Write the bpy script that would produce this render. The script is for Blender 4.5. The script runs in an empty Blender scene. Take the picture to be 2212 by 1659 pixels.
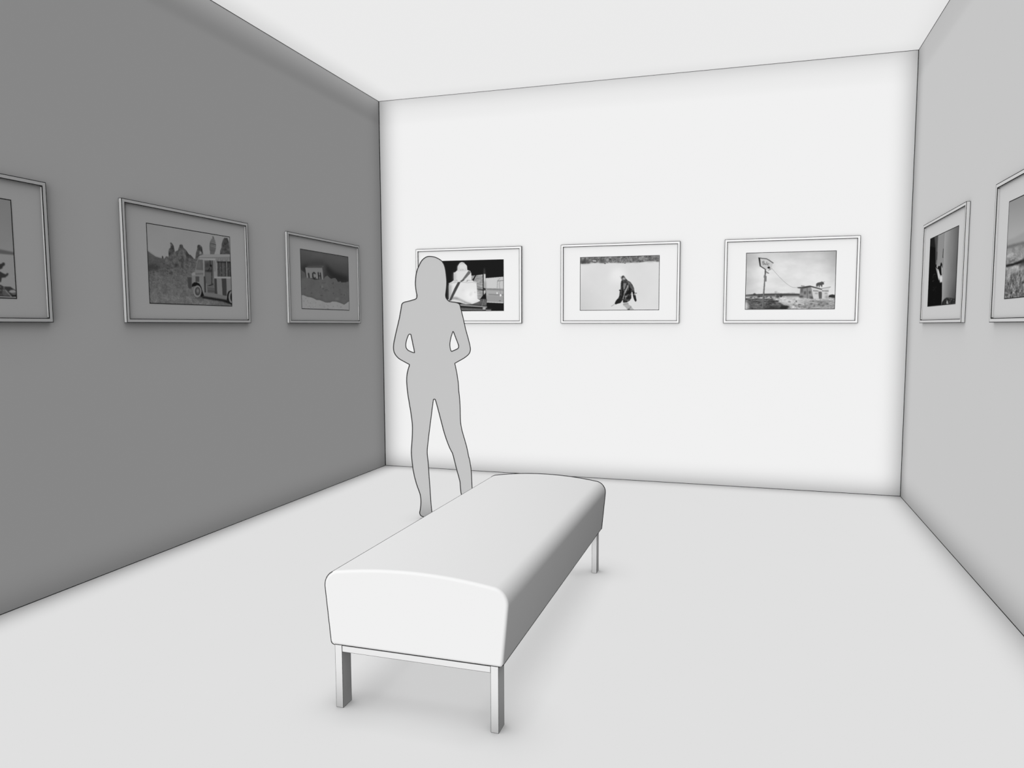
import bpy, bmesh, math
import numpy as np
from mathutils import Vector, Matrix

# ------------------------------------------------------------------ basics
scene = bpy.context.scene
COL = scene.collection
WHITE = 0.85                      # reflectance of every white surface of the room

def lin(g):
    g = np.asarray(g, dtype=float) / 255.0
    return np.where(g <= 0.04045, g / 12.92, ((g + 0.055) / 1.055) ** 2.4)

def diffuse(name, val, noise=0.0, scale=3.0):
    """matt paint: procedural value with a very slight mottling"""
    m = bpy.data.materials.new(name)
    m.use_nodes = True
    nt = m.node_tree
    nt.nodes.clear()
    out = nt.nodes.new('ShaderNodeOutputMaterial')
    d = nt.nodes.new('ShaderNodeBsdfDiffuse')
    d.inputs['Roughness'].default_value = 0.0
    d.inputs['Color'].default_value = (val, val, val, 1)
    if noise:
        tc = nt.nodes.new('ShaderNodeTexCoord')
        nz = nt.nodes.new('ShaderNodeTexNoise')
        nz.inputs['Scale'].default_value = scale
        nz.inputs['Detail'].default_value = 3
        mr = nt.nodes.new('ShaderNodeMapRange')
        mr.inputs['To Min'].default_value = val * (1 - noise)
        mr.inputs['To Max'].default_value = val * (1 + noise)
        nt.links.new(tc.outputs['Object'], nz.inputs['Vector'])
        nt.links.new(nz.outputs['Fac'], mr.inputs['Value'])
        nt.links.new(mr.outputs['Result'], d.inputs['Color'])
    nt.links.new(d.outputs[0], out.inputs['Surface'])
    return m

M_WALL = diffuse('white_wall_paint', WHITE, 0.004)
M_FLOOR = diffuse('white_floor_coating', WHITE, 0.004)
M_LINE = diffuse('black_edge_line', 0.045)
M_SEAM = diffuse('dark_seam', 0.05)
M_SEAM_GREY = diffuse('grey_ceiling_seam', 0.2)
M_FRAME = diffuse('white_frame_lacquer', 0.88)
M_MAT = diffuse('white_mat_board', WHITE)
M_CUSHION = diffuse('white_upholstery', 0.85)
M_LEG = diffuse('pale_metal', 0.80)
M_FIGURE = diffuse('flat_grey_board', 0.622)

M_PRINT = bpy.data.materials.new('black_and_white_photo_paper')
M_PRINT.use_nodes = True
_nt = M_PRINT.node_tree
_nt.nodes.clear()
_o = _nt.nodes.new('ShaderNodeOutputMaterial')
_d = _nt.nodes.new('ShaderNodeBsdfDiffuse')
_a = _nt.nodes.new('ShaderNodeAttribute')
_a.attribute_name = 'tone'
_nt.links.new(_a.outputs['Color'], _d.inputs['Color'])
_nt.links.new(_d.outputs[0], _o.inputs['Surface'])

# plain white ceiling; added glow keeps it and the wall tops evenly bright
M_CEIL = diffuse('ceiling_added_glow', 0.7)
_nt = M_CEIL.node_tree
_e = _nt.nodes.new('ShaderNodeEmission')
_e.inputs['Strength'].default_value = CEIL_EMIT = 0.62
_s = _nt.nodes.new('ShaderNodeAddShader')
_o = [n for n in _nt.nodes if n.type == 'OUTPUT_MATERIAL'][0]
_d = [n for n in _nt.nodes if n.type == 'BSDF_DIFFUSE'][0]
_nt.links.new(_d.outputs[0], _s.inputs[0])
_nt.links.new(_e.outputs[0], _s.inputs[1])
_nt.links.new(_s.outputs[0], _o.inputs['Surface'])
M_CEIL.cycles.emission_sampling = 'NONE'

def link(name, me, mats, parent=None):
    o = bpy.data.objects.new(name, me)
    COL.objects.link(o)
    for m in mats:
        me.materials.append(m)
    if parent:
        o.parent = parent
    return o

def mesh_from_bm(name, bm):
    me = bpy.data.meshes.new(name)
    bm.normal_update()
    bm.to_mesh(me)
    bm.free()
    return me

def empty(name, loc, rz, label, cat, group=None):
    o = bpy.data.objects.new(name, None)
    COL.objects.link(o)
    o.location = loc
    o.rotation_euler = (0, 0, rz)
    o.empty_display_size = 0.1
    o['label'] = label
    o['category'] = cat
    if group:
        o['group'] = group
    return o

def box(bm, lo, hi, mat=0):
    x0, y0, z0 = lo
    x1, y1, z1 = hi
    v = [bm.verts.new(p) for p in ((x0, y0, z0), (x1, y0, z0), (x1, y1, z0), (x0, y1, z0),
                                   (x0, y0, z1), (x1, y0, z1), (x1, y1, z1), (x0, y1, z1))]
    fs = []
    for idx in ((0, 3, 2, 1), (4, 5, 6, 7), (0, 1, 5, 4), (1, 2, 6, 5), (2, 3, 7, 6), (3, 0, 4, 7)):
        f = bm.faces.new([v[i] for i in idx])
        f.material_index = mat
        fs.append(f)
    return fs

def edge_lined_box(name, lo, hi, w, mats, parent=None, skip=()):
    """a box whose edges carry a thin dark line (second material)"""
    bm = bmesh.new()
    fs = box(bm, lo, hi)
    bm.normal_update()
    r = bmesh.ops.inset_individual(bm, faces=fs, thickness=w, use_even_offset=True)
    for f in r['faces']:
        f.material_index = 1
    return link(name, mesh_from_bm(name, bm), mats, parent)

def tube(bm, pts, r, closed=False, seg=8, mat=0):
    """thin bead swept along a polyline"""
    pts = [Vector(p) for p in pts]
    n = len(pts)
    rings = []
    prev = None
    for i, p in enumerate(pts):
        if closed:
            t = (pts[(i + 1) % n] - pts[i - 1])
        else:
            t = pts[min(i + 1, n - 1)] - pts[max(i - 1, 0)]
        t.normalize()
        if prev is None:
            a = Vector((0, 0, 1)) if abs(t.z) < 0.9 else Vector((0, 1, 0))
            prev = (a - t * a.dot(t)).normalized()
        else:
            q = prev - t * prev.dot(t)
            prev = q.normalized() if q.length > 1e-6 else prev
        b = t.cross(prev)
        rings.append([bm.verts.new(p + r * (math.cos(2 * math.pi * k / seg) * prev + math.sin(2 * math.pi * k / seg) * b))
                      for k in range(seg)])
    m = n if closed else n - 1
    for i in range(m):
        A, B = rings[i], rings[(i + 1) % n]
        off = 0
        if closed and i == n - 1:      # match the twist of the closing ring
            off = min(range(seg), key=lambda s: (A[0].co - B[s].co).length)
        for k in range(seg):
            f = bm.faces.new([A[k], A[(k + 1) % seg], B[(k + 1 + off) % seg], B[(k + off) % seg]])
            f.material_index = mat
            f.smooth = True
    if not closed:
        f = bm.faces.new(rings[0][::-1]); f.material_index = mat
        f = bm.faces.new(rings[-1]); f.material_index = mat

# ------------------------------------------------------------------ room
XL, XR, YB, ZC, YF = -3.125, 1.112, 5.708, 3.197, -1.6
TH = 0.12

def struct(name, lo, hi, m):
    bm = bmesh.new()
    box(bm, lo, hi)
    o = link(name, mesh_from_bm(name, bm), [m])
    o['kind'] = 'structure'
    return o

struct('floor', (XL - TH, YF, -TH), (XR + TH, YB + TH, 0), M_FLOOR)
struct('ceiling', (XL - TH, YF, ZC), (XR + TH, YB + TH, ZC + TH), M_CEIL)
struct('wall_left', (XL - TH, YF, 0), (XL, YB, ZC), M_WALL)
struct('wall_right', (XR, YF, 0), (XR + TH, YB, ZC), M_WALL)
struct('wall_back', (XL - TH, YB, 0), (XR + TH, YB + TH, ZC), M_WALL)

_k = [0]
def seam(p, q, r, m):
    _k[0] += 1
    bm = bmesh.new()
    tube(bm, [p, q], r, seg=8)
    o = link('trim_%d' % _k[0], mesh_from_bm('seam', bm), [m])
    o['kind'] = 'structure'

seam((XL, YB, 0), (XL, YB, ZC), 0.0052, M_SEAM)
seam((XR, YB, 0), (XR, YB, ZC), 0.0040, M_SEAM)
seam((XL, YB, 0), (XR, YB, 0), 0.0034, M_SEAM)
seam((XL, YF, 0), (XL, YB, 0), 0.0030, M_SEAM)
seam((XR, YF, 0), (XR, YB, 0), 0.0026, M_SEAM)
seam((XL, YB, ZC), (XR, YB, ZC), 0.0028, M_SEAM_GREY)
seam((XL, YF, ZC), (XL, YB, ZC), 0.0026, M_SEAM)
seam((XR, YF, ZC), (XR, YB, ZC), 0.0022, M_SEAM)

# ------------------------------------------------------------------ bench
def rounded_profile():
    """cross-section of the cushion, x across, z up, counter-clockwise seen from the front"""
    half = []                      # right half from bottom centre to top centre
    def arc(cx, cz, r, a0, a1, n):
        for i in range(n + 1):
            a = math.radians(a0 + (a1 - a0) * i / n)
            half.append((cx + r * math.cos(a), cz + r * math.sin(a)))
    # lower corner, small radius; side leans outwards going up; large upper corner; crowned top
    arc(0.2890, 0.2265, 0.0125, -90, -7, 6)
    arc(0.2655, 0.4130, 0.0540, -7, 78, 14)
    for i in range(1, 13):         # crown up to the middle
        t = i / 12
        x = 0.2767 * (1 - t)
        z = 0.4658 + 0.0222 * (1 - (x / 0.2767) ** 2)
        half.append((x, z))
    return half

HALF = rounded_profile()
LOOP = [(0.0, 0.214)] + HALF + [(-x, z) for x, z in HALF[-2::-1]]
BX, BY0, BY1 = -1.005, 1.9960, 3.5400

bench = empty('upholstered_bench', (BX, (BY0 + BY1) / 2, 0), 0,
              'long white upholstered bench on short square legs in the middle of the floor', 'bench')
HL = (BY1 - BY0) / 2

def inset_loop(loop, d):
    n = len(loop)
    out = []
    for i in range(n):
        a, b, c = Vector(loop[i - 1]), Vector(loop[i]), Vector(loop[(i + 1) % n])
        t = (c - a).normalized()
        nrm = Vector((-t.y, t.x))        # inward for a counter-clockwise loop
        out.append(tuple(b + nrm * d))
    return out

bm = bmesh.new()
FR = 0.010
sections = []
for k in range(6):                        # rounded front rim
    a = math.radians(90 * k / 5)
    sections.append((-HL + FR * (1 - math.sin(a)), FR * (1 - math.cos(a))))
ends = [(y, d) for y, d in sections][::-1]
prof = ends + [(-y, d) for y, d in ends[::-1]]
rings = []
for y, d in prof:
    lp = inset_loop(LOOP, d)
    rings.append([bm.verts.new((x, y, z)) for x, z in lp])
for A, B in zip(rings[:-1], rings[1:]):
    n = len(A)
    for k in range(n):
        f = bm.faces.new([A[k], A[(k + 1) % n], B[(k + 1) % n], B[k]])
        f.smooth = True
bm.faces.new(rings[0][::-1])
bm.faces.new(rings[-1])
bmesh.ops.recalc_face_normals(bm, faces=bm.faces[:])
cushion = link('seat_cushion', mesh_from_bm('seat_cushion', bm), [M_CUSHION], bench)
cushion.location = (0, 0, 0)

# drawn outline as added dark beads: along both lower edges, around both ends and along the upper left side
bm = bmesh.new()
R1 = 0.0012
def along(x, z, r):
    tube(bm, [(x, -HL + 0.004, z), (x, HL - 0.004, z)], r)
iL = max(range(len(LOOP)), key=lambda i: 0 if LOOP[i][0] > 0 else
         ((LOOP[i][0] + 0.2655) * -0.533 + (LOOP[i][1] - 0.413) * 0.846))
along(LOOP[iL][0], LOOP[iL][1], R1)
along(0.2997, 0.2198, 0.0014)
along(-0.2997, 0.2198, 0.0014)
n = len(LOOP)
rear = [(x, HL - 0.0035, z) for x, z in LOOP]
tube(bm, rear, 0.0026, closed=True)
left = [i for i in range(n) if LOOP[i][0] < 0]
iw = [i for i in left if LOOP[i][1] < LOOP[iL][1] + 1e-6]
front_left = [(LOOP[i][0], -HL + 0.0035, LOOP[i][1]) for i in iw]
bottom = [(0.289, -HL + 0.0035, 0.2140), (0.0, -HL + 0.0035, 0.2140)]
order = [i for i in iw]
tube(bm, front_left + bottom[::-1], R1)
link('outline_beads', mesh_from_bm('outline_beads', bm), [M_LINE], cushion)

def leg(x0, x1, y0, y1):
    return edge_lined_box('leg', (x0, y0, 0), (x1, y1, 0.2155), 0.0010, [M_LEG, M_LINE], bench)
LX = 0.2865
for sx in (-1, 1):
    a, b = sorted((sx * LX, sx * (LX - 0.0260)))
    leg(a, b, -HL + 0.002, -HL + 0.055)
    leg(a, b, HL - 0.052, HL - 0.002)
for sy in (-1, 1):
    y0, y1 = sorted((sy * (HL - 0.003), sy * (HL - 0.028)))
    edge_lined_box('end_rail', (-LX + 0.026, y0, 0.1925), (LX - 0.026, y1, 0.2150), 0.0010, [M_LEG, M_LINE], bench)
for sx in (-1, 1):
    a, b = sorted((sx * (LX - 0.003), sx * (LX - 0.022)))
    edge_lined_box('side_rail', (a, -HL + 0.055, 0.1990), (b, HL - 0.052, 0.2150), 0.0010, [M_LEG, M_LINE], bench)

# ------------------------------------------------------------------ person (a flat grey standing figure)
BODY = [(0.0018, 1.7026), (0.0285, 1.6996), (0.0538, 1.6901), (0.0776, 1.6735), (0.0915, 1.651), (0.0988, 1.6256),
    (0.1036, 1.5916), (0.1068, 1.5519), (0.1065, 1.5235), (0.1039, 1.495), (0.1008, 1.4722), (0.0992, 1.455), (0.1019,
    1.4408), (0.1103, 1.428), (0.1216, 1.4189), (0.1358, 1.4144), (0.1557, 1.4125), (0.1729, 1.4083), (0.1843,
    1.4026), (0.1905, 1.3926), (0.1954, 1.3726), (0.2065, 1.3266), (0.2128, 1.2992), (0.2258, 1.2386), (0.2397,
    1.1866), (0.2509, 1.1402), (0.2553, 1.1141), (0.254, 1.0967), (0.246, 1.0793), (0.2315, 1.0649), (0.2126, 1.0511),
    (0.1835, 1.0347), (0.1531, 1.0176), (0.16, 0.987), (0.1682, 0.9404), (0.1749, 0.8879), (0.1773, 0.8395), (0.1813,
    0.8044), (0.185, 0.734), (0.1859, 0.6752), (0.1875, 0.634), (0.1924, 0.5956), (0.2022, 0.554), (0.2163, 0.5034),
    (0.2289, 0.4527), (0.2359, 0.4133), (0.243, 0.3834), (0.2505, 0.3385), (0.2553, 0.2876), (0.2573, 0.2367), (0.259,
    0.1917), (0.2613, 0.1226), (0.2653, 0.0623), (0.2694, 0.0229), (0.2677, 0.003), (0.2588, 0.003), (0.2146, 0.003),
    (0.2058, 0.003), (0.2061, 0.0346), (0.2014, 0.0889), (0.1929, 0.1253), (0.1867, 0.154), (0.1827, 0.1885), (0.1809,
    0.2155), (0.1788, 0.2395), (0.1731, 0.2635), (0.1577, 0.3236), (0.1451, 0.3774), (0.1354, 0.4177), (0.1326,
    0.4272), (0.1184, 0.4558), (0.1057, 0.4871), (0.0917, 0.5273), (0.0777, 0.5747), (0.064, 0.6308), (0.0475,
    0.6985), (0.0352, 0.7484), (0.0256, 0.7821), (0.0228, 0.7856), (0.0185, 0.7866), (0.0142, 0.7843), (0.0095,
    0.7576), (0.0016, 0.6994), (-0.0094, 0.6207), (-0.0205, 0.539), (-0.0276, 0.4804), (-0.0303, 0.4511), (-0.0305,
    0.43), (-0.0268, 0.3856), (-0.0237, 0.3413), (-0.0198, 0.2642), (-0.0151, 0.184), (-0.0104, 0.0945), (-0.0061,
    0.0451), (-0.0027, 0.0166), (-0.0043, 0.0047), (-0.0131, 0.003), (-0.042, 0.0033), (-0.0635, 0.0126), (-0.0764,
    0.0197), (-0.0829, 0.029), (-0.0848, 0.041), (-0.0816, 0.0587), (-0.0769, 0.0912), (-0.0756, 0.1209), (-0.0776,
    0.1448), (-0.0829, 0.1717), (-0.094, 0.2047), (-0.1049, 0.2406), (-0.1157, 0.2853), (-0.1236, 0.3327), (-0.1286,
    0.3799), (-0.1315, 0.4153), (-0.1324, 0.4481), (-0.1306, 0.4774), (-0.1271, 0.5212), (-0.1243, 0.5708), (-0.1236,
    0.6175), (-0.1267, 0.6583), (-0.1323, 0.705), (-0.14, 0.7573), (-0.1477, 0.8096), (-0.1522, 0.8502), (-0.1538,
    0.872), (-0.1552, 0.9066), (-0.1536, 0.9383), (-0.1495, 0.9642), (-0.1421, 0.99), (-0.1376, 1.0043), (-0.1361,
    1.0129), (-0.1668, 1.0304), (-0.2002, 1.0507), (-0.2195, 1.0709), (-0.2304, 1.091), (-0.2348, 1.1138), (-0.2338,
    1.1395), (-0.2261, 1.1794), (-0.2141, 1.2306), (-0.1967, 1.3016), (-0.187, 1.3486), (-0.1793, 1.3911), (-0.1749,
    1.4024), (-0.1636, 1.4104), (-0.1412, 1.4162), (-0.113, 1.424), (-0.0891, 1.4326), (-0.0842, 1.4397), (-0.0823,
    1.4539), (-0.0869, 1.4822), (-0.0902, 1.5076), (-0.0912, 1.5331), (-0.0885, 1.567), (-0.0839, 1.5952), (-0.0765,
    1.6207), (-0.0664, 1.6433), (-0.0491, 1.6745), (-0.0307, 1.6917), (-0.0137, 1.7004)]
GAP_LEFT = [(-0.1303, 1.2076), (-0.1247, 1.2062), (-0.1221, 1.1962), (-0.1143, 1.1533), (-0.1064, 1.1131), (-0.1025,
    1.0902), (-0.1067, 1.0888), (-0.1236, 1.0946), (-0.1432, 1.1048), (-0.1542, 1.1191), (-0.1573, 1.1363), (-0.155,
    1.1563), (-0.1476, 1.182), (-0.1374, 1.2048)]
GAP_RIGHT = [(0.1444, 1.2258), (0.1494, 1.2157), (0.162, 1.181), (0.176, 1.1434), (0.1793, 1.1261), (0.1743, 1.1145),
    (0.1555, 1.1045), (0.1338, 1.0951), (0.1282, 1.1032), (0.1241, 1.1234), (0.1235, 1.1465), (0.1275, 1.1725),
    (0.1364, 1.2042)]


def catmull(loop, sub=4):
    """smooth a closed outline, keeping its sharp corners"""
    n = len(loop)
    P = [Vector(p) for p in loop]
    T = []
    for i in range(n):
        a, b = P[i] - P[i - 1], P[(i + 1) % n] - P[i]
        ang = a.angle(b) if a.length > 0 and b.length > 0 else 0
        if ang > math.radians(58):
            T.append((Vector((0, 0)), Vector((0, 0))))
        else:
            t = (P[(i + 1) % n] - P[i - 1])
            t = t.normalized()
            T.append((t * a.length, t * b.length))
    out = []
    for i in range(n):
        j = (i + 1) % n
        for k in range(sub):
            s = k / sub
            h00 = 2 * s**3 - 3 * s**2 + 1; h10 = s**3 - 2 * s**2 + s
            h01 = -2 * s**3 + 3 * s**2; h11 = s**3 - s**2
            out.append(tuple(h00 * P[i] + h10 * T[i][1] + h01 * P[j] + h11 * T[j][0]))
    return out

person = empty('person', (-1.9663, 4.2128, 0), 0.4367,
               'plain grey silhouette of a standing long-haired woman, hands held in front, beyond the bench', 'person')
THICK = 0.012
loops = [catmull(l) for l in (BODY, GAP_LEFT, GAP_RIGHT)]
cu = bpy.data.curves.new('figure_outline', 'CURVE')
cu.dimensions = '2D'
cu.fill_mode = 'BOTH'
cu.extrude = THICK
for lp in loops:
    sp = cu.splines.new('POLY')
    sp.points.add(len(lp) - 1)
    for q, (x, z) in zip(sp.points, lp):
        q.co = (x, z, 0, 1)
    sp.use_cyclic_u = True
tmp = bpy.data.objects.new('tmp', cu)
COL.objects.link(tmp)
bpy.context.view_layer.update()
me = bpy.data.meshes.new_from_object(tmp.evaluated_get(bpy.context.evaluated_depsgraph_get()))
bpy.data.objects.remove(tmp)
me.transform(Matrix(((1, 0, 0, 0), (0, 0, 1, THICK), (0, 1, 0, 0), (0, 0, 0, 1))))
me.flip_normals()
me.materials.clear()
for p in me.polygons:
    p.use_smooth = False
body = link('body', me, [M_FIGURE], person)
bm = bmesh.new()
for lp in loops:
    tube(bm, [(x, 0.0, z) for x, z in lp], 0.0028, closed=True)
ol = link('outline', mesh_from_bm('outline', bm), [M_LINE], person)
ol['label'] = 'dark line around the silhouette'

# ------------------------------------------------------------------ framed photographs: drawing the prints
NU, NV = 250, 168                 # tone samples on each print
SS = 2
PW, PH = 0.639, 0.427             # print size in metres

def vnoise(rng, w, h, cx, cy):
    """smooth value noise, cx by cy cells over the print, in -1..1"""
    g = rng.random((cy + 2, cx + 2)) * 2 - 1
    y = np.linspace(0, cy, h)[:, None]; x = np.linspace(0, cx, w)[None, :]
    yi = np.minimum(y.astype(int), cy - 1 if cy > 0 else 0); xi = np.minimum(x.astype(int), cx - 1 if cx > 0 else 0)
    fy = y - yi; fx = x - xi
    fy = fy * fy * (3 - 2 * fy); fx = fx * fx * (3 - 2 * fx)
    return ((g[yi, xi] * (1 - fx) + g[yi, xi + 1] * fx) * (1 - fy)
            + (g[yi + 1, xi] * (1 - fx) + g[yi + 1, xi + 1] * fx) * fy)

class Sketch:
    """draws grey tones in the coordinates of a sketch whose four corners are `quad`"""
    def __init__(self, quad, base, seed):
        self.w, self.h = NU * SS, NV * SS
        u = ((np.arange(self.w) + 0.5) / self.w)[None, :].repeat(self.h, 0)
        v = ((np.arange(self.h) + 0.5) / self.h)[:, None].repeat(self.w, 1)
        self.u, self.v = u, v
        (x0, y0), (x1, y1), (x2, y2), (x3, y3) = quad
        dx1, dx2, sx = x1 - x2, x3 - x2, x0 - x1 + x2 - x3
        dy1, dy2, sy = y1 - y2, y3 - y2, y0 - y1 + y2 - y3
        den = dx1 * dy2 - dx2 * dy1
        g = (sx * dy2 - dx2 * sy) / den
        h = (dx1 * sy - sx * dy1) / den
        a, b, c = x1 - x0 + g * x1, x3 - x0 + h * x3, x0
        d, e, f = y1 - y0 + g * y1, y3 - y0 + h * y3, y0
        W = g * u + h * v + 1
        self.X = (a * u + b * v + c) / W
        self.Y = (d * u + e * v + f) / W
        self.g = np.full((self.h, self.w), float(base))
        self.rng = np.random.default_rng(seed)
    def noise(self, cx, cy):
        return vnoise(self.rng, self.w, self.h, cx, cy)
    def fbm(self, cx, cy, n=3):
        return sum(self.noise(cx * 2**i, cy * 2**i) * 0.6**i for i in range(n))
    def blur(self, m, px):
        k = int(round(px * SS))
        if k < 1:
            return m
        for _ in range(2):
            for ax in (0, 1):
                p = np.pad(m, [(k, k) if a == ax else (0, 0) for a in (0, 1)], mode='edge')
                c = np.cumsum(p, axis=ax)
                c = np.insert(c, 0, 0, axis=ax)
                sl1 = [slice(None)] * 2; sl0 = [slice(None)] * 2
                sl1[ax] = slice(2 * k + 1, None); sl0[ax] = slice(None, -(2 * k + 1))
                m = (c[tuple(sl1)] - c[tuple(sl0)]) / (2 * k + 1)
        return m
    def mask(self, pts):
        X, Y = self.X, self.Y
        m = np.zeros(X.shape, bool)
        n = len(pts)
        for i in range(n):
            (xa, ya), (xb, yb) = pts[i], pts[(i + 1) % n]
            if ya == yb:
                continue
            c = ((ya > Y) != (yb > Y)) & (X < (xb - xa) * (Y - ya) / (yb - ya) + xa)
            m ^= c
        return m.astype(float)
    def put(self, m, tone, soft=0.3, op=1.0):
        m = self.blur(m, soft) * op if soft else m * op
        self.g = self.g * (1 - m) + tone * m
    def poly(self, pts, tone, soft=0.3, op=1.0):
        self.put(self.mask(pts), tone, soft, op)
    def ell(self, cx, cy, rx, ry, tone, soft=0.3, op=1.0):
        self.put((((self.X - cx) / rx) ** 2 + ((self.Y - cy) / ry) ** 2 < 1).astype(float), tone, soft, op)
    def line(self, pts, w, tone, soft=0.2, op=1.0):
        m = np.zeros(self.X.shape, bool)
        for (xa, ya), (xb, yb) in zip(pts[:-1], pts[1:]):
            L2 = (xb - xa) ** 2 + (yb - ya) ** 2 + 1e-9
            t = np.clip(((self.X - xa) * (xb - xa) + (self.Y - ya) * (yb - ya)) / L2, 0, 1)
            m |= (self.X - xa - t * (xb - xa)) ** 2 + (self.Y - ya - t * (yb - ya)) ** 2 < (w / 2) ** 2
        self.put(m.astype(float), tone, soft, op)
    def specks(self, n, box_, r, tone, spread=10):
        x0, y0, x1, y1 = box_
        for _ in range(n):
            self.ell(self.rng.uniform(x0, x1), self.rng.uniform(y0, y1), r * self.rng.uniform(.6, 1.6),
                     r * self.rng.uniform(.4, 1.0), tone + self.rng.uniform(-spread, spread), 0.4, 0.7)
    def tones(self, paper):
        g = np.clip(self.g, 8, 255)
        g = g.reshape(NV, SS, NU, SS).mean((1, 3))
        return lin(g) / lin(paper) * WHITE

def art_truck():
    s = Sketch([(129, 95), (1622, 347), (1666, 1584), (193, 1532)], 128, 1)
    s.g += (s.Y - 400) * 0.004 + s.fbm(4, 3) * 1.5
    # desert floor
    ground = [(100, 590), (150, 590), (210, 640), (300, 700), (370, 722), (450, 735), (540, 720), (700, 720), (900, 735),
              (980, 738), (1060, 730), (1700, 730), (1700, 1700), (100, 1700)]
    m = s.mask(ground)
    tone = 84 + s.fbm(18, 12, 4) * 9 + s.noise(110, 90) * 9 + s.noise(40, 120) * 6 + np.clip((s.Y - 950) / 500, -0.4, 1) * 9
    s.g = s.g * (1 - m) + tone * m
    s.poly([(150, 590), (300, 700), (450, 740), (640, 760), (640, 860), (300, 930), (150, 900)], 72, 2, .6)
    s.poly([(160, 850), (250, 830), (330, 850), (360, 900), (330, 950), (180, 960)], 50, 2.5, .75)
    # far ridge and pinnacles
    rock = 62 + s.fbm(34, 26, 3) * 13 + s.noise(120, 60) * 8
    def rk(p, add=0):
        mm = s.blur(s.mask(p), .3)
        s.g = s.g * (1 - mm) + (rock + add) * mm
    rk([(533, 690), (530, 600), (540, 565), (566, 540), (570, 480), (558, 460), (572, 444), (598, 468), (622, 505), (634, 560),
        (642, 620), (625, 680), (560, 730)])
    rk([(650, 610), (700, 588), (712, 540), (724, 525), (728, 492), (752, 478), (780, 488), (798, 540), (850, 590), (880, 640),
        (910, 670), (925, 668), (985, 738), (870, 740), (640, 700)], 4)
    rk([(460, 735), (485, 695), (530, 700), (600, 650), (700, 600), (790, 570), (830, 650), (860, 720), (960, 800), (960, 900),
        (600, 900), (460, 800)], 16)
    rk([(412, 728), (416, 682), (432, 690), (442, 732)])
    rk([(475, 725), (485, 694), (510, 700), (520, 730)], 6)
    rk([(1008, 735), (1020, 640), (1042, 560), (1040, 510), (1065, 486), (1100, 495), (1130, 530), (1138, 590), (1150, 665),
        (1090, 680), (1050, 730)])
    rk([(1448, 660), (1455, 590), (1475, 540), (1480, 470), (1505, 390), (1530, 365), (1585, 370), (1605, 430), (1612, 500),
        (1625, 660)])
    s.poly([(640, 815), (700, 830), (720, 880), (700, 870), (640, 880)], 48, 1.5, .8)
    s.specks(14, (200, 820, 640, 1000), 16, 56)
    s.specks(26, (190, 1100, 620, 1320), 9, 60)
    s.specks(22, (560, 940, 960, 1060), 14, 92, 12)
    s.specks(40, (180, 850, 1000, 960), 12, 66, 14)
    s.specks(18, (500, 1200, 900, 1400), 24, 96, 6)
    s.specks(70, (200, 1000, 900, 1500), 8, 84, 20)
    # roof-top cone
    s.poly([(1312, 340), (1322, 332), (1336, 345), (1350, 390), (1368, 440), (1378, 500), (1376, 560), (1358, 620), (1346, 660),
            (1274, 660), (1270, 600), (1262, 560), (1262, 500), (1270, 440), (1290, 400), (1316, 372)], 84)
    for y in (392, 418, 447, 490, 520):
        s.line([(1288, y - 12), (1345, y + 6), (1372, y + 20)], 9, 118 if y > 440 else 110, .3, .9)
    s.line([(1268, 585), (1365, 600)], 8, 66, .5, .8)
    s.line([(1272, 470), (1374, 488)], 12, 62, .4, .8)
    s.poly([(1080, 660), (1090, 600), (1110, 610), (1145, 660)], 118, .4)
    s.poly([(1120, 630), (1148, 660), (1100, 664)], 84, .4)
    # truck body
    body = [(1045, 760), (1062, 712), (1100, 680), (1160, 662), (1640, 662), (1670, 1500), (1560, 1470), (1170, 1395),
            (1140, 1330), (1120, 1260), (1080, 1190), (1020, 1160), (970, 1190), (945, 1240), (945, 1010), (960, 985), (1000, 975)]
    s.poly(body, 108)
    s.poly([(1060, 712), (1100, 680), (1160, 662), (1640, 660), (1640, 700), (1100, 716)], 122)
    s.line([(1070, 722), (1640, 718)], 12, 92, .6, .8)
    s.poly([(1080, 730), (1370, 732), (1366, 762), (1085, 752)], 134)
    # windscreen, open side
    s.poly([(1022, 930), (1050, 790), (1062, 755), (1140, 752), (1150, 945)], 82, .5)
    s.poly([(1032, 900), (1060, 800), (1100, 780), (1110, 900)], 92, 1.5, .7)
    s.line([(1158, 760), (1160, 1060)], 16, 118)
    s.poly([(1172, 775), (1330, 770), (1335, 1200), (1180, 1180)], 72, .6)
    s.poly([(1190, 820), (1250, 800), (1262, 880), (1190, 900)], 56, 2)
    s.poly([(1185, 940), (1300, 930), (1290, 975), (1190, 970)], 40, 1.2, .8)
    s.poly([(1190, 975), (1300, 990), (1330, 1180), (1230, 1230), (1190, 1180)], 88, 2, .8)
    s.line([(1272, 770), (1275, 860), (1300, 880), (1300, 1190)], 10, 34, .4)
    s.ell(1285, 860, 22, 20, 28, .7)
    s.line([(1230, 960), (1270, 900)], 14, 36, .6)
    s.poly([(1335, 765), (1392, 760), (1398, 1070), (1345, 1075)], 118)
    s.line([(1356, 780), (1360, 960)], 8, 70, .5)
    # scalloped awning and serving window
    s.poly([(1375, 722), (1632, 722), (1636, 775), (1380, 770)], 108)
    for i, x in enumerate((1400, 1440, 1480, 1520, 1562, 1604)):
        s.ell(x, 772, 21, 16, 112 if i % 2 else 98, .3)
        s.line([(x + 20, 728), (x + 20, 770)], 5, 82, .4)
    s.poly([(1402, 790), (1640, 790), (1650, 1058), (1404, 1056)], 66, .4)
    for x, t in ((1432, 36), (1470, 46), (1500, 84), (1545, 42), (1590, 38), (1630, 40)):
        s.line([(x, 800), (x + 8, 1040)], 16, t, 1.2, .75)
    s.line([(1400, 795), (1640, 800)], 22, 26, .8, .8)
    s.specks(30, (1415, 830, 1630, 1040), 9, 70, 34)
    s.line([(1568, 790), (1572, 1060)], 12, 108, .4)
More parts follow.
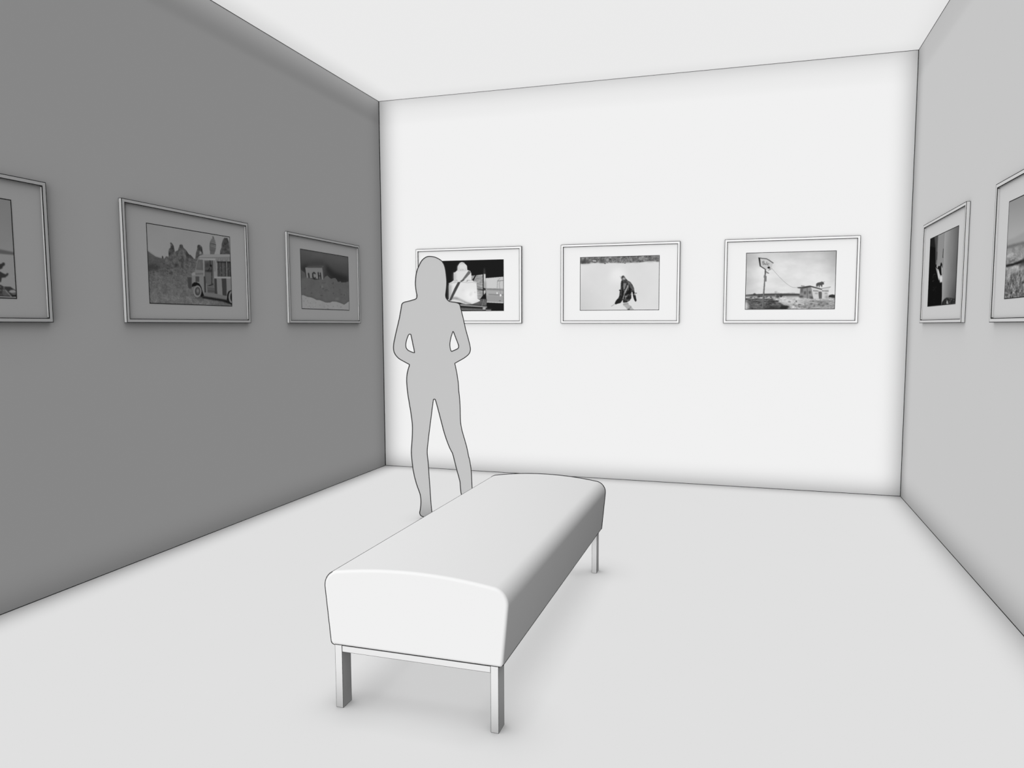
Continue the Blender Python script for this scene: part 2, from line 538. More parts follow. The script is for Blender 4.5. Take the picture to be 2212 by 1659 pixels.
    s.line([(1445, 800), (1447, 1050)], 6, 100, .4)
    s.poly([(1345, 1056), (1640, 1060), (1642, 1092), (1350, 1082)], 130)
    # lettering on the nose, hood light
    for x in range(1018, 1150, 17):
        s.line([(x, 995), (x + 6, 1018)], 7, 72, .4, .9)
    s.line([(1014, 1012), (1152, 996)], 14, 84, .5, .6)
    s.poly([(945, 1010), (960, 985), (1000, 975), (1010, 1030), (950, 1040)], 122, .5)
    # striped panels
    for a, b, c, d in ((1012, 1080, 1012, 1078), (1158, 1186, 1172, 1215), (1345, 1388, 1352, 1402), (1478, 1562, 1496, 1570)):
        top = 1052 if a < 1300 else 1090
        bot = 1150 if a == 1012 else (1340 if a == 1158 else (1375 if a == 1345 else 1400))
        s.poly([(a, top), (b, top), (d, bot), (c, bot)], 66 if a < 1100 else 54, .4)
    s.poly([(1215, 1200), (1345, 1210), (1350, 1360), (1225, 1345)], 76, .5)
    s.line([(1230, 1235), (1345, 1240)], 12, 100, .5)
    s.line([(1232, 1310), (1345, 1318)], 10, 58, .5)
    s.line([(1205, 1180), (1210, 1340)], 16, 104, .5)
    s.poly([(1240, 1215), (1330, 1180), (1340, 1195), (1250, 1225)], 34, .6)
    s.poly([(1160, 1345), (1350, 1355), (1560, 1400), (1570, 1470), (1175, 1400)], 96)
    # shadow, bumper, wheels
    s.poly([(1130, 1400), (1560, 1470), (1665, 1490), (1666, 1560), (1500, 1500), (1130, 1440)], 24, 1.6)
    s.poly([(950, 1330), (1030, 1420), (1130, 1440), (1140, 1360)], 40, 4, .8)
    s.poly([(868, 1066), (944, 1070), (944, 1200), (940, 1272), (900, 1270), (880, 1240)], 60, .8)
    s.poly([(944, 1240), (950, 1190), (985, 1158), (1030, 1156), (1080, 1180), (1115, 1240), (1140, 1330), (1165, 1395),
            (1110, 1420), (1060, 1230), (990, 1225)], 22, .4)
    s.ell(1046, 1318, 72, 106, 112, .4)
    s.ell(1050, 1316, 48, 76, 56, .5)
    s.ell(1054, 1312, 34, 58, 72, .6)
    s.ell(1052, 1308, 20, 32, 100, 1)
    s.poly([(1570, 1470), (1580, 1370), (1600, 1320), (1640, 1300), (1670, 1300), (1670, 1580), (1610, 1490)], 20, .5)
    s.ell(1662, 1420, 60, 110, 106, .4)
    s.ell(1672, 1420, 40, 84, 34, .5)
    return s.tones(135)

def art_snowbank():
    s = Sketch([(92, 83), (1235, 276), (1263, 1548), (131, 1508)], 76, 2)
    s.g = 78 - np.clip((s.Y - 150 - (s.X - 100) * .2) / 520, 0, 1) * 26 + s.fbm(6, 4) * 1.5
    s.poly([(250, 500), (330, 440), (560, 430), (700, 480), (720, 640), (860, 800), (1050, 880), (1230, 860), (1230, 760),
            (900, 640), (760, 500), (600, 400), (380, 400), (200, 480), (110, 560), (200, 650)], 38, 7, .9)
    bank = [(90, 570), (120, 590), (160, 625), (200, 650), (230, 760), (460, 820), (650, 800), (690, 745), (745, 722),
            (780, 760), (830, 800), (880, 782), (930, 780), (965, 820), (990, 868), (1030, 870), (1045, 850), (1075, 885),
            (1180, 882), (1230, 862), (1270, 860), (1270, 1600), (90, 1600)]
    m = s.blur(s.mask(bank), .5)
    s.g = s.g * (1 - m) + (86 + s.fbm(10, 9, 4) * 3.2) * m
    s.poly([(110, 580), (200, 650), (235, 760), (150, 800), (110, 780)], 74, 3, .7)
    # box sign
    s.poly([(215, 530), (300, 500), (655, 487), (625, 540), (222, 545)], 80, .6)
    s.poly([(215, 535), (620, 540), (645, 815), (245, 770)], 112, .4)
    s.poly([(625, 540), (658, 490), (672, 745), (648, 812)], 66, .6)
    s.poly([(300, 515), (640, 500), (600, 520), (260, 530)], 54, 1.2, .8)
    # letters I C H
    s.line([(292, 672), (306, 762)], 34, 46, .8)
    s.line([(448, 672), (420, 650), (392, 672), (396, 760), (430, 800), (452, 775)], 30, 40, .8)
    s.line([(522, 650), (538, 800)], 26, 38, .8)
    s.line([(572, 660), (588, 800)], 26, 42, .8)
    s.line([(530, 728), (580, 728)], 22, 42, .8)
    for x in (250, 345, 480, 620):
        s.line([(x, 600), (x + 10, 770)], 16, 120, 1.6, .5)
    s.specks(16, (600, 880, 1180, 1260), 22, 72)
    s.specks(12, (150, 840, 700, 1150), 26, 80, 8)
    s.ell(620, 985, 26, 34, 106, 2, .8)
    s.ell(640, 1030, 24, 14, 66, 1.5, .8)
    s.ell(975, 1275, 50, 28, 104, 3, .7)
    # clean snow in front
    snow = [(90, 1185), (180, 1188), (260, 1225), (350, 1240), (420, 1265), (480, 1300), (560, 1305), (640, 1335), (700, 1362),
            (800, 1362), (860, 1338), (960, 1345), (1040, 1370), (1140, 1412), (1190, 1380), (1240, 1340), (1280, 1340),
            (1280, 1600), (90, 1600)]
    s.line([p for p in snow[1:-3]], 40, 68, 3, .6)
    m = s.blur(s.mask(snow), .5)
    s.g = s.g * (1 - m) + (132 + s.fbm(12, 8, 3) * 2) * m
    s.specks(14, (170, 1260, 480, 1480), 12, 112)
    s.specks(8, (560, 1400, 1100, 1530), 18, 112)
    return s.tones(135)

def art_cake():
    s = Sketch([(-184, 125), (1826, 72), (1833, 1541), (-166, 1552)], 30, 3)
    # wall and window behind
    m = s.blur(s.mask([(900, 540), (1240, 500), (1250, 1080), (1160, 1200), (1060, 1200)]), .4)
    s.g = s.g * (1 - m) + (158 + s.fbm(40, 60, 3) * 24) * m
    s.poly([(1020, 515), (1052, 515), (965, 690), (930, 660)], 28, .4)
    s.poly([(1070, 905), (1240, 920), (1310, 960), (1310, 985), (1070, 935)], 84, .8)
    s.poly([(1312, 608), (1826, 566), (1830, 910), (1312, 900)], 205, .4)
    s.poly([(1640, 600), (1826, 580), (1826, 900), (1640, 900)], 196, .8, .6)
    s.poly([(1312, 900), (1830, 905), (1832, 1325), (1345, 1300)], 170, .8)
    s.poly([(1345, 915), (1640, 915), (1830, 940), (1830, 960), (1345, 945)], 122, 1.2, .8)
    s.poly([(1390, 1055), (1700, 1070), (1820, 1060), (1820, 1110), (1400, 1085)], 120, 1.2, .75)
    s.poly([(1345, 1100), (1832, 1120), (1832, 1318), (1345, 1295)], 152, 2, .8)
    s.line([(1345, 1290), (1832, 1312)], 20, 208, .6)
    s.poly([(1345, 1305), (1835, 1325), (1835, 1560), (1320, 1560)], 30, .3)
    s.line([(1650, 690), (1820, 672)], 12, 90, .4)
    s.line([(1650, 690), (1725, 610)], 8, 130, .4)
    s.line([(1652, 690), (1640, 900)], 9, 128, .4)
    s.line([(1725, 690), (1700, 780), (1740, 1080)], 8, 128, .4)
    s.ell(1640, 1035, 16, 28, 240, .6)
    s.ell(1740, 1095, 26, 34, 238, .6)
    s.ell(1722, 1252, 34, 9, 90, .6)
    # post
    s.poly([(1255, 485), (1312, 485), (1312, 900), (1258, 880)], 205, .5)
    s.poly([(1255, 700), (1312, 700), (1312, 960), (1258, 900)], 120, 4, .7)
    s.poly([(1265, 320), (1285, 320), (1308, 485), (1255, 485)], 66, 2)
    s.line([(1243, 490), (1243, 1200)], 22, 22, .4)
    s.poly([(1258, 970), (1312, 950), (1312, 1020), (1262, 1090)], 190, .5)
    s.poly([(1150, 1200), (1312, 1040), (1330, 1205)], 28, .5)
    # table and boards
    s.poly([(1100, 1200), (1350, 1205), (1330, 1420), (560, 1380), (700, 1290)], 96, .8)
    m = s.blur(s.mask([(1130, 1210), (1350, 1205), (1330, 1400), (1130, 1390)]), .4)
    s.g = s.g * (1 - m) + (96 + s.fbm(30, 40, 2) * 14) * m
    s.line([(560, 1372), (1330, 1430)], 50, 142, 1)
    s.line([(760, 1350), (1330, 1400)], 16, 30, .8)
    s.poly([(560, 1400), (1230, 1440), (1230, 1490), (560, 1445)], 28, .6)
    s.poly([(560, 1450), (1230, 1480), (1230, 1530), (560, 1520)], 120, 2)
    s.line([(600, 1478), (1200, 1495)], 10, 70, .6)
    s.poly([(520, 1530), (1320, 1530), (1320, 1560), (520, 1560)], 26, .5)
    s.line([(1262, 1210), (1200, 1420)], 8, 160, .4)
    s.poly([(1232, 1440), (1318, 1440), (1314, 1510), (1228, 1510)], 175, .8)
    s.line([(1330, 1520), (1460, 1520)], 26, 175, 1)
    s.line([(1310, 1480), (1480, 1478)], 12, 70, 1)
    # cake, three tiers
    s.poly([(225, 1215), (330, 1200), (1080, 1190), (1155, 1235), (1150, 1260), (1060, 1300), (930, 1345), (760, 1350),
            (560, 1300), (300, 1270)], 222, .5)
    s.poly([(262, 790), (300, 740), (1040, 725), (1058, 800), (1080, 1230), (960, 1290), (800, 1310), (500, 1200), (262, 1210)],
           228, .4)
    s.poly([(255, 790), (330, 780), (330, 1215), (258, 1215)], 150, 5, .85)
    s.poly([(700, 960), (1040, 940), (1060, 1220), (760, 1260)], 244, 8, .8)
    s.poly([(250, 762), (330, 720), (400, 670), (900, 640), (975, 705), (1075, 745), (1050, 762), (960, 742), (700, 745),
            (450, 735), (290, 775)], 222, .5)
    s.line([(265, 770), (340, 748), (440, 738)], 9, 130, .6, .8)
    s.line([(640, 722), (800, 742), (930, 728), (1040, 745)], 9, 150, .7, .7)
    s.poly([(400, 450), (440, 440), (500, 385), (790, 375), (870, 400), (900, 460), (918, 640), (920, 680), (400, 690)], 222, .4)
    s.poly([(395, 460), (450, 450), (450, 690), (395, 690)], 160, 5, .8)
    s.poly([(505, 400), (512, 270), (560, 190), (600, 160), (640, 150), (690, 165), (730, 205), (770, 240), (785, 280),
            (788, 380)], 218, .4)
    s.poly([(500, 400), (510, 260), (545, 220), (550, 400)], 190, 3, .7)
    s.line([(590, 205), (640, 190), (700, 200)], 12, 150, .8, .8)
    s.line([(510, 400), (650, 405), (740, 395)], 8, 180, .7, .8)
    s.specks(10, (520, 340, 760, 385), 12, 170, 20)
    s.specks(16, (400, 660, 560, 720), 10, 160, 25)
    s.specks(12, (740, 660, 930, 710), 12, 140, 25)
    s.specks(10, (560, 160, 700, 200), 8, 190, 20)
    s.poly([(350, 1150), (480, 1150), (600, 1210), (760, 1290), (900, 1330), (890, 1350), (700, 1300), (560, 1230), (420, 1200),
            (310, 1215)], 128, 3, .85)
    s.line([(700, 1290), (900, 1345)], 14, 110, 1, .7)
    s.ell(885, 1080, 34, 22, 200, 3, .8)
    s.ell(910, 1030, 28, 20, 206, 3, .8)
    s.ell(1010, 1012, 12, 16, 170, 1.4, .9)
    s.ell(670, 950, 40, 26, 214, 4, .8)
    # dark ribbon across the cake
    s.poly([(820, 400), (850, 400), (885, 440), (870, 480), (680, 680), (620, 720), (590, 720), (650, 640)], 108, .5)
    s.poly([(520, 720), (600, 712), (560, 800), (340, 1230), (290, 1260), (270, 1240), (420, 900)], 72, .6)
    s.line([(600, 690), (690, 660)], 22, 66, .8)
    return s.tones(242)

def art_snowfield():
    s = Sketch([(103, 132), (2147, 79), (2129, 1486), (98, 1497)], 220, 4)
    s.g = 221 + s.fbm(4, 3, 3) * 2 - np.clip((900 - s.X) / 900, 0, 1) * np.clip((s.Y - 500) / 900, 0, 1) * 16
    s.ell(1080, 590, 190, 170, 238, 9, .8)
    s.ell(1000, 700, 220, 130, 232, 12, .5)
    # belt of trees
    trees = [(90, 100), (2160, 60), (2150, 245), (2080, 250), (1980, 232), (1880, 225), (1800, 245), (1640, 262), (1300, 270),
             (1250, 285), (1040, 272), (880, 275), (700, 280), (560, 278), (360, 290), (90, 300)]
    m = s.blur(s.mask(trees), .8)
    s.g = s.g * (1 - m) + (122 + s.fbm(34, 18, 3) * 30 + s.noise(150, 110) * 30) * m
    for x0, x1, y0, y1, t in ((105, 340, 170, 292, 62), (600, 760, 160, 270, 76), (400, 520, 130, 230, 92), (1040, 1110, 120, 270, 88),
                              (1830, 1990, 110, 240, 96), (1480, 1590, 130, 260, 104), (1300, 1380, 150, 265, 112)):
        s.poly([(x0, y1), (x0 + 10, y0 + 30), ((x0 + x1) / 2, y0), (x1, y0 + 40), (x1, y1)], t, 3.5, .6)
    s.poly([(370, 262), (560, 268), (580, 300), (350, 300)], 214, 1.5, .8)
    s.line([(430, 226), (505, 226)], 20, 235, .5)
    s.line([(420, 248), (520, 250)], 12, 50, .6)
    s.line([(450, 268), (520, 272)], 8, 90, .6)
    s.line([(830, 262), (850, 270)], 16, 225, .8)
    s.ell(742, 292, 26, 9, 58, .7)
    s.ell(1258, 284, 20, 8, 70, .7)
    s.line([(850, 132), (1000, 124)], 10, 200, .8, .8)
    s.ell(390, 1000, 14, 34, 232, 3, .5)
    # striding figure in a patterned coat
    dark = 38
    s.poly([(1200, 1320), (1350, 1300), (1350, 1340), (1420, 1395), (1440, 1430), (1490, 1480), (1320, 1482), (1270, 1410),
            (1215, 1370)], 176, .6)
    s.line([(1225, 1330), (1330, 1320)], 14, 120, .8)
    s.line([(1330, 1470), (1400, 1420), (1410, 1390)], 14, 110, .9, .8)
    s.poly([(1340, 1455), (1380, 1455), (1375, 1485), (1325, 1485)], 84, .8)
    coat = [(1185, 700), (1290, 690), (1330, 730), (1400, 770), (1450, 840), (1490, 930), (1500, 1020), (1530, 1110), (1555, 1240),
            (1530, 1275), (1500, 1240), (1470, 1160), (1445, 1020), (1420, 1020), (1420, 1180), (1380, 1240), (1310, 1290),
            (1205, 1300), (1200, 1220), (1190, 1230), (1150, 1300), (1110, 1310), (1080, 1300), (1020, 1345), (990, 1320),
            (1020, 1250), (1080, 1180), (1105, 1140), (1125, 1000), (1145, 940), (1150, 800), (1165, 740)]
    m = s.blur(s.mask(coat), .4)
    s.g = s.g * (1 - m) + np.clip(60 + s.fbm(60, 44, 3) * 48, 24, 170) * m
    s.poly([(1160, 740), (1215, 740), (1215, 1000), (1220, 1060), (1190, 1220), (1120, 1300), (1110, 1160), (1150, 960)], dark, 1, .75)
    s.poly([(1215, 800), (1300, 800), (1260, 950), (1215, 960)], 128, .8)
    s.poly([(1270, 960), (1330, 840), (1350, 850), (1300, 980), (1240, 1080), (1225, 1060)], 170, .9)
    s.line([(1300, 820), (1255, 960)], 14, 50, .6)
    s.poly([(1370, 830), (1420, 1020), (1420, 1050), (1260, 1110), (1255, 1080), (1350, 980)], 30, .8)
    s.poly([(1330, 740), (1400, 780), (1460, 900), (1440, 920), (1380, 860), (1330, 800)], 130, 1.6, .6)
    s.poly([(1255, 1140), (1330, 1110), (1300, 1140), (1250, 1165)], 160, 1, .8)
    s.poly([(1320, 1130), (1415, 1100), (1410, 1190), (1320, 1230)], 30, 1, .8)
    s.poly([(1470, 1100), (1520, 1110), (1550, 1240), (1530, 1270), (1495, 1220)], 34, .8, .8)
    s.line([(1170, 880), (1150, 1100)], 8, 150, .6, .7)
    s.line([(1235, 1090), (1205, 1200)], 14, 200, .6, .9)
    s.poly([(1040, 1230), (1110, 1170), (1170, 1240), (1120, 1310), (1010, 1340), (995, 1315)], 36, .6)
    s.ell(1128, 980, 24, 18, 34, .6)
    s.ell(1538, 1052, 22, 11, 60, .6)
    s.poly([(1490, 1060), (1530, 1060), (1520, 1110), (1500, 1100)], 190, .8)
    s.line([(990, 1335), (905, 1390)], 10, 130, .4)
    # head
    s.poly([(1150, 660), (1170, 620), (1210, 598), (1245, 620), (1280, 680), (1290, 720), (1240, 760), (1190, 730), (1165, 700)],
           110, .8)
    s.poly([(1165, 630), (1215, 602), (1230, 630), (1190, 665)], 54, .8)
    s.poly([(1215, 650), (1255, 680), (1240, 710), (1205, 690)], 190, .9)
    s.line([(1130, 620), (1160, 660)], 10, 150, .6, .8)
    s.poly([(1205, 720), (1290, 700), (1310, 770), (1215, 790)], 64, 1, .8)
    return s.tones(242)

def art_sign():
    s = Sketch([(127, 119), (2127, 67), (2085, 1360), (98, 1371)], 220, 5)
    s.g = 226 - np.clip((500 - s.Y) / 450, 0, 1) * 24 + s.fbm(5, 6, 4) * 7
    s.g -= np.clip((420 - s.X) / 330, 0, 1) * 34 + np.clip((s.X - 1750) / 400, 0, 1) * np.clip((900 - s.Y) / 600, 0, 1) * 40
    s.poly([(900, 170), (1350, 110), (1300, 200), (1000, 230)], 190, 9, .6)
    # far tree line and fields
    s.poly([(90, 1048), (270, 1030), (310, 1005), (350, 1030), (500, 1022), (740, 1018), (900, 1015), (1200, 1018), (1330, 1025),
            (1330, 1075), (90, 1075)], 70, .8)
    for i in range(46):
        x = 520 + i * 17.5
        s.line([(x, 1035), (x, 1005 + (i * 37 % 19) - 8)], 6, 92, .5, .8)
    s.line([(765, 1030), (772, 965)], 8, 80, .4)
    s.line([(800, 1030), (802, 965)], 8, 110, .4)
    s.poly([(90, 1068), (1330, 1062), (1330, 1105), (90, 1110)], 138, 1.5)
    field = s.blur(s.mask([(90, 1100), (2100, 1095), (2100, 1380), (90, 1380)]), 1)
    stripes = s.fbm(22, 50, 4) * 30 + s.noise(70, 160) * 34
    s.g = s.g * (1 - field) + (178 + stripes * 1.1) * field
    road = [(720, 1165), (860, 1160), (930, 1120), (1100, 1090), (1320, 1100), (1600, 1140), (2000, 1160), (1600, 1230),
            (1100, 1270), (960, 1250), (880, 1190)]
    s.poly(road, 214, 3, .6)
    dark = s.blur(s.mask([(90, 1120), (720, 1125), (730, 1165), (860, 1165), (830, 1200), (900, 1225), (960, 1275), (1070, 1290),
                          (1040, 1380), (90, 1380)]), 1)
    s.g = s.g * (1 - dark) + (92 + stripes * .75) * dark
    s.poly([(900, 1275), (1065, 1290), (1020, 1370), (860, 1370)], 40, 2, .85)
    s.poly([(640, 1310), (840, 1290), (880, 1375), (520, 1375)], 48, 3, .7)
    s.poly([(1320, 1180), (2090, 1160), (2090, 1360), (1550, 1360)], 120, 6, .45)
    s.line([(1540, 1180), (1880, 1190)], 16, 84, 1.5, .7)
    s.specks(26, (1080, 1180, 2060, 1340), 22, 110, 30)
    s.specks(10, (380, 1080, 700, 1110), 22, 66)
    s.specks(6, (820, 1060, 920, 1100), 26, 60)
    s.specks(6, (920, 1080, 1000, 1120), 14, 200)
    s.specks(6, (200, 1090, 330, 1115), 16, 74)
    s.ell(775, 1075, 14, 40, 130, 1)
    s.ell(110, 1290, 60, 110, 225, 5, .9)
    # pole and sign board
    s.poly([(535, 490), (565, 490), (570, 560), (548, 640), (545, 780), (505, 1330), (470, 1330), (520, 760), (530, 600)], 100, .4)
    s.poly([(548, 600), (580, 640), (575, 690), (576, 750), (530, 750), (525, 680), (510, 650), (525, 600)], 122, .6)
    s.line([(480, 1330), (520, 860)], 8, 150, .5, .7)
    s.line([(560, 530), (620, 568)], 12, 74, .5)
    s.line([(590, 560), (625, 566)], 10, 60, .5)
    s.line([(600, 520), (690, 470)], 7, 120, .4)
    board = [(430, 235), (480, 238), (570, 245), (620, 270), (720, 342), (700, 400), (695, 450), (640, 490), (550, 488), (432, 410)]
    s.poly(board, 200, .4)
    s.line([(400, 226), (480, 240), (575, 248), (630, 278), (722, 342)], 16, 66, .4)
    s.poly([(395, 228), (432, 232), (450, 405), (425, 410)], 44, .4)
    s.line([(430, 405), (555, 485)], 18, 60, .4)
    # hand-lettered word on the board
    L = lambda p, w=10: s.line(p, w, 96, .3, .95)
    L([(488, 315), (498, 375)]); L([(480, 318), (515, 298), (522, 318), (500, 338), (528, 345), (528, 370), (500, 380)])
    L([(538, 345), (542, 378), (558, 382), (566, 352)]); L([(580, 318), (582, 378), (596, 382)])
    L([(606, 350), (604, 388), (622, 392)]); L([(606, 362), (628, 352), (640, 366)], 7)
    s.ell(625, 442, 30, 22, 30, .7)
    s.line([(640, 430), (655, 470), (640, 490)], 10, 90, .5)
    # cable
    s.line([(690, 460), (770, 550), (860, 650), (950, 740), (1040, 815), (1110, 860), (1160, 882), (1250, 886)], 8, 168, .2)
    # hut with a bull on the roof
    s.poly([(1325, 900), (1560, 875), (1575, 890), (1612, 1135), (1300, 1100)], 142, .5)
    s.poly([(1330, 900), (1380, 895), (1370, 1000), (1340, 1010)], 66, 2, .7)
    s.line([(1475, 890), (1480, 1120)], 12, 92, .6)
    s.poly([(1400, 970), (1450, 965), (1450, 1035), (1400, 1035)], 84, 1, .8)
    s.poly([(1505, 965), (1560, 960), (1560, 1020), (1510, 1020)], 84, 1, .8)
    s.poly([(1300, 1060), (1380, 1060), (1390, 1110), (1300, 1105)], 62, 2, .8)
    s.poly([(1530, 1080), (1605, 1080), (1612, 1135), (1540, 1125)], 66, 2, .8)
    s.poly([(1570, 885), (1790, 935), (1985, 880), (1955, 930), (1935, 1130), (1615, 1135)], 208, .5)
    s.poly([(1255, 878), (1350, 870), (1530, 840), (1560, 845), (1810, 915), (1800, 935), (1560, 875), (1400, 905), (1265, 900)],
           74, .4)
    s.line([(1345, 850), (1410, 850)], 14, 90, .5)
    s.line([(1800, 905), (1990, 872)], 16, 150, .5)
    s.line([(1610, 955), (1720, 962)], 14, 90, .5)
    s.line([(1810, 958), (1945, 960)], 14, 90, .5)
    s.poly([(1722, 985), (1750, 970), (1800, 980), (1800, 1130), (1735, 1130)], 100, .6)
    for x in (1650, 1680, 1865, 1895):
        s.line([(x, 1028), (x + 12, 995), (x + 22, 1028)], 9, 132, .5, .8)
    s.poly([(1880, 1060), (1945, 1060), (1935, 1130), (1870, 1130)], 130, 2.5, .7)
    s.poly([(1945, 1100), (1960, 1050), (2030, 1035), (2090, 1045), (2090, 1115)], 56, .7)
    s.line([(1940, 1120), (2085, 1130)], 10, 100, .6, .8)
    bull = [(1672, 870), (1675, 800), (1710, 775), (1760, 765), (1800, 755), (1835, 760), (1850, 800), (1840, 818), (1810, 820),
            (1808, 875), (1790, 875), (1780, 835), (1755, 840), (1750, 880), (1735, 880), (1732, 840), (1715, 845), (1712, 875),
            (1700, 870), (1692, 840), (1685, 870)]
    s.poly(bull, 84, .35)
    s.line([(1825, 772), (1862, 752)], 7, 110, .3)
    s.line([(1790, 762), (1796, 742)], 6, 96, .3)
    return s.tones(242)

def art_curtain():
    s = Sketch([(175, 314), (713, 61), (645, 1535), (120, 1588)], 120, 6)
    X, Y = s.X, s.Y
    r = np.clip((X - 400 + (Y - 800) * .05) / 300, 0, 1)
    s.g = 160 - r * 70 - np.clip((Y - 1000) / 600, 0, 1) * r * 40 + s.fbm(6, 4) * 2
    s.poly([(150, 300), (330, 240), (300, 800), (100, 900)], 78, 4)
    s.poly([(322, 240), (440, 190), (418, 820), (290, 820)], 140, 3)
    s.poly([(150, 300), (250, 260), (270, 470), (270, 900), (150, 900)], 32, 4)
    s.line([(320, 250), (305, 800)], 5, 100, .5, .8)
    s.line([(440, 190), (420, 500), (412, 980)], 5, 112, .5, .8)
    s.line([(300, 560), (294, 705)], 13, 62, .6)
    s.line([(418, 505), (408, 668)], 12, 66, .5)
    s.line([(408, 665), (420, 662)], 8, 66, .5)
    s.poly([(700, 300), (715, 300), (690, 900), (665, 1450), (640, 1450), (680, 560)], 40, 1.5, .8)
    # dark dress
    s.poly([(150, 450), (268, 480), (270, 860), (300, 870), (330, 1080), (395, 1130), (392, 1400), (375, 1600), (100, 1620)], 20, 1)
    s.poly([(150, 850), (300, 860), (320, 1050), (390, 1140), (390, 1600), (100, 1620)], 19, .6)
    # bright lace and dark hair
    s.poly([(275, 850), (300, 860), (330, 890), (400, 900), (405, 1120), (360, 1130), (325, 1070)], 160, 1.4)
    s.poly([(262, 840), (275, 790), (292, 800), (290, 840), (310, 870), (318, 830), (360, 820), (368, 765), (388, 760),
            (400, 800), (402, 850), (388, 860), (392, 990), (370, 1005), (345, 960), (330, 890), (300, 870)], 26, .7)
    s.poly([(376, 830), (390, 820), (398, 950), (384, 990)], 170, 1, .8)
    s.poly([(315, 890), (340, 930), (352, 1000), (345, 1070), (322, 1040)], 200, 1.2)
    s.poly([(350, 1030), (375, 1005), (400, 1030), (395, 1120), (360, 1130)], 205, 1.2)
    s.line([(345, 1130), (350, 1090)], 10, 60, .8)
    s.specks(10, (205, 970, 270, 1120), 8, 62, 14)
    s.specks(12, (210, 1200, 290, 1380), 10, 30, 8)
    s.specks(8, (150, 1450, 260, 1560), 10, 30, 8)
    s.poly([(378, 1590), (395, 1500), (440, 1440), (480, 1418), (560, 1425), (660, 1440), (660, 1560)], 42, .8)
    s.specks(26, (420, 1435, 640, 1540), 12, 84, 34)
    s.ell(492, 1510, 16, 34, 150, .8)
    s.line([(380, 1580), (392, 1440)], 8, 110, 1, .8)
    return s.tones(199)

def art_valley():
    s = Sketch([(141, 175), (1060, -257), (956, 1502), (66, 1592)], 160, 7)
    X, Y = s.X, s.Y
    base = lambda x: 830 - (x - 110) * .30            # horizon, seen in perspective
    t = np.clip((Y - (170 - (X - 145) * .47)) / 650, 0, 1)
    s.g = 140 + t * 32 + s.fbm(3, 4) * 2
    def band(y0, y1, tone, soft, op, dx=0.0):
        s.poly([(60, y0), (1100, y0 - 1040 * (.42 + dx)), (1100, y1 - 1040 * .36), (60, y1)], tone, soft, op)
    s.poly([(100, 740), (230, 690), (350, 620), (560, 480), (760, 420), (1100, 330), (1100, 520), (100, 850)], 150, 2, .8)
    land = s.blur(s.mask([(60, 835), (200, 800), (352, 755), (700, 620), (1100, 480), (1100, 1700), (60, 1700)]), .8)
    n = s.fbm(16, 18, 4)
    s.g = s.g * (1 - land) + (152 + n * 26 + s.noise(60, 140) * 14) * land
    s.poly([(60, 830), (352, 752), (1100, 480), (1100, 540), (352, 800), (60, 875)], 100, 1.4, .8)
    s.poly([(60, 870), (352, 810), (1100, 580), (1100, 700), (352, 900), (60, 920)], 124, 4, .6)
    s.poly([(60, 1100), (200, 1068), (352, 1010), (700, 880), (1100, 740), (1100, 800), (700, 940), (352, 1060), (200, 1105),
            (60, 1135)], 34, 1)
    s.poly([(130, 1050), (230, 1008), (220, 1030), (150, 1062)], 66, 1.4, .9)
    s.poly([(280, 1110), (352, 980), (420, 960), (380, 1100), (290, 1140)], 60, 2.5, .7)
    low = s.blur(s.mask([(60, 1340), (150, 1310), (170, 1220), (352, 1160), (1100, 900), (1100, 1700), (60, 1700)]), 3)
    n2 = s.fbm(44, 34, 3)
    s.g = s.g * (1 - low * .85) + (100 + n2 * 44 + s.noise(120, 90) * 24) * low * .85
    s.specks(40, (80, 1280, 900, 1560), 20, 74, 24)
    s.specks(26, (80, 1480, 700, 1590), 14, 170, 20)
    return s.tones(199)

